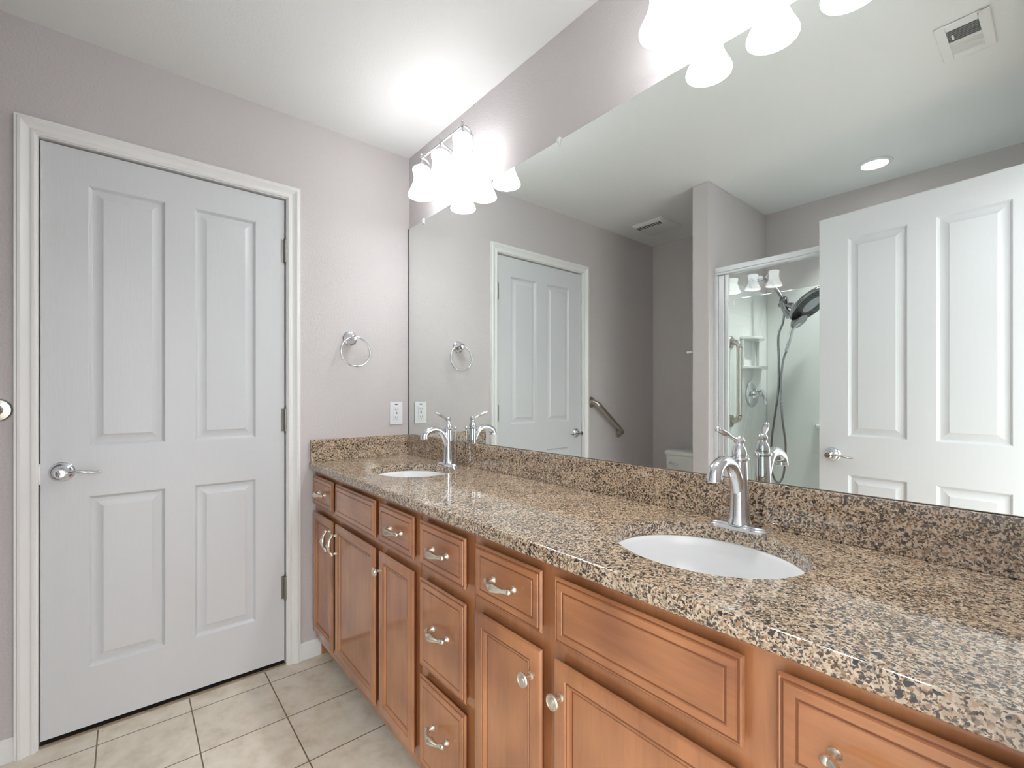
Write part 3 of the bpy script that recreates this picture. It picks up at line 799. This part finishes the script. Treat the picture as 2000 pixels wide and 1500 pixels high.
# big tilted spray disc: centre, axis pointing down and away from the valve wall
ax_ = Vector((.66, .10, -.74)).normalized(); q = ax_.to_track_quat('Z', 'Y'); ctr = Vector((.335, 0, -.165))
m = MB(); m.lathe([(.020, -.045), (.045, -.034), (.105, -.018), (.130, -.008), (.134, .002), (.130, .010), (.124, .011)], 48)
m.v = [tuple(q @ Vector(v)+ctr) for v in m.v]; m.build('spray_head', M['dchrome'], hd, smooth=50)
m = MB(); m.lathe([(.123, .0112), (.058, .0125), (.056, .006), (.0001, .006)], 48, cap=False)
for k in range(3):
    for i in range(18+6*k):
        a = 2*PI*i/(18+6*k); r = .070+.019*k; m.lathe([(.0030, .0115), (.0022, .0150)], 6, (r*math.cos(a), r*math.sin(a), 0))
m.v = [tuple(q @ Vector(v)+ctr) for v in m.v]; m.build('nozzle_face', M['nozzle'], hd)
c2 = ctr+q @ Vector((0, 0, .02))-Vector((.075, 0, .085))
m = MB(); m.lathe([(.012, -.030), (.036, -.022), (.050, -.006), (.052, .004), (.047, .010), (.0001, .011)], 36)
m.v = [tuple(q @ Vector(v)+c2) for v in m.v]
m.build('hand_shower', M['dchrome'], hd)
m = MB(); m.tube([(c2.x, 0, c2.z), sp(1.135, 1.600), sp(1.115, 1.520), sp(1.098, 1.460)], [.016, .013, .011, .010], 14); m.build('handle_grip', M['chrome'], hd)
m = MB(); m.tube([sp(1.098, 1.462), sp(1.080, 1.400), sp(1.070, 1.250), sp(1.080, 1.050), sp(1.095, .880), sp(1.080, .700), sp(1.045, .640), sp(1.010, .720), sp(1.015, .900), sp(1.055, 1.200), sp(1.055, 1.400), sp(1.050, 1.560), sp(1.075, 1.640), sp(1.085, 1.720)], .0065, 10)
m.v = [(a, b+.012*math.sin(c*6), c) for a, b, c in m.v]; m.build('hose', M['dchrome'], hd)

# ------------------------------------------------------------------ ceiling things
rl = empty('recessed_light', (1.549, -1.944, H), 'round lit recessed downlight in the ceiling over the shower', 'recessed light')
m = MB(); m.lathe([(.078, -.0005), (.078, -.004), (.070, -.008), (.060, -.0085), (.056, -.004), (.056, -.0005)], 48, cap=False); m.build('trim_ring', M['vent'], rl, smooth=50)
m = MB(); m.lathe([(.0555, -.0005), (.0555, -.0035), (.0001, -.004)], 48); m.build('lens', M['can'], rl)
sl = bpy.data.lights.new('downlight', 'SPOT'); sl.energy = SPOT; sl.spot_size = math.radians(105); sl.spot_blend = .6; sl.shadow_soft_size = .05; sl.color = (.98, .99, 1.0)
so = bpy.data.objects.new('downlight', sl); COL.objects.link(so); so.parent = rl; so.location = (0, 0, -.012)

av = empty('air_vent', (1.980, -1.098, H), 'white rectangular ceiling air register with two louvre banks', 'air vent')
m = MB(); hx, hy, gx, gy = .068, .118, .041, .080
for x0, x1, y0, y1 in ((-hx, -gx, -hy, hy), (gx, hx, -hy, hy), (-gx, gx, -hy, -gy), (-gx, gx, gy, hy)): m.box(x0, x1, y0, y1, -.007, -.0005)
m.build('vent_frame', M['vent'], av, smooth=0, bevel=.003)
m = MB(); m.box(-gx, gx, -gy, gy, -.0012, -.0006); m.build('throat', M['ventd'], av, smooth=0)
for i in range(16):
    y = -gy+.005+i*.0103; s = 1 if i >= 8 else -1
    m = MB(); m.extrude([(y-.0028*1, -.0015), (y-.0020, -.0015), (y+.0036*1, -.0078), (y+.0028, -.0078)] if s > 0 else [(y+.0028, -.0015), (y+.0020, -.0015), (y-.0036, -.0078), (y-.0028, -.0078)], -gx, gx, 'x')
    m.build('louvre', M['vent'], av, smooth=0)
m = MB(); m.box(-.03, -.024, .03, .055, -.013, -.0078); m.build('damper_lever', M['vent'], av, smooth=0, bevel=.001)

ef = empty('exhaust_fan', (.288, -1.846, H), 'white square exhaust fan grille in the ceiling above the toilet', 'exhaust fan')
m = MB(); loft(m, [rrect(.128, -.138, .138, .012, -.0005), rrect(.128, -.138, .138, .012, -.006), rrect(.112, -.120, .120, .02, -.020), rrect(.104, -.112, .060, .02, -.024)])
m.build('grille_cover', M['vent'], ef, smooth=30)
for i in range(9):
    m = MB(); x = -.088+i*.022
    m.add([(x-.0065, .070, -.0248), (x+.0065, .070, -.0248), (x+.0065, .112, -.0222), (x-.0065, .112, -.0222), (x-.0065, .070, -.0235), (x+.0065, .070, -.0235), (x+.0065, .112, -.0190), (x-.0065, .112, -.0190)], [(0, 1, 2, 3), (4, 5, 6, 7), (0, 1, 5, 4), (1, 2, 6, 5), (2, 3, 7, 6), (3, 0, 4, 7)])
    m.build('grille_slot', M['ventd'], ef, smooth=0)
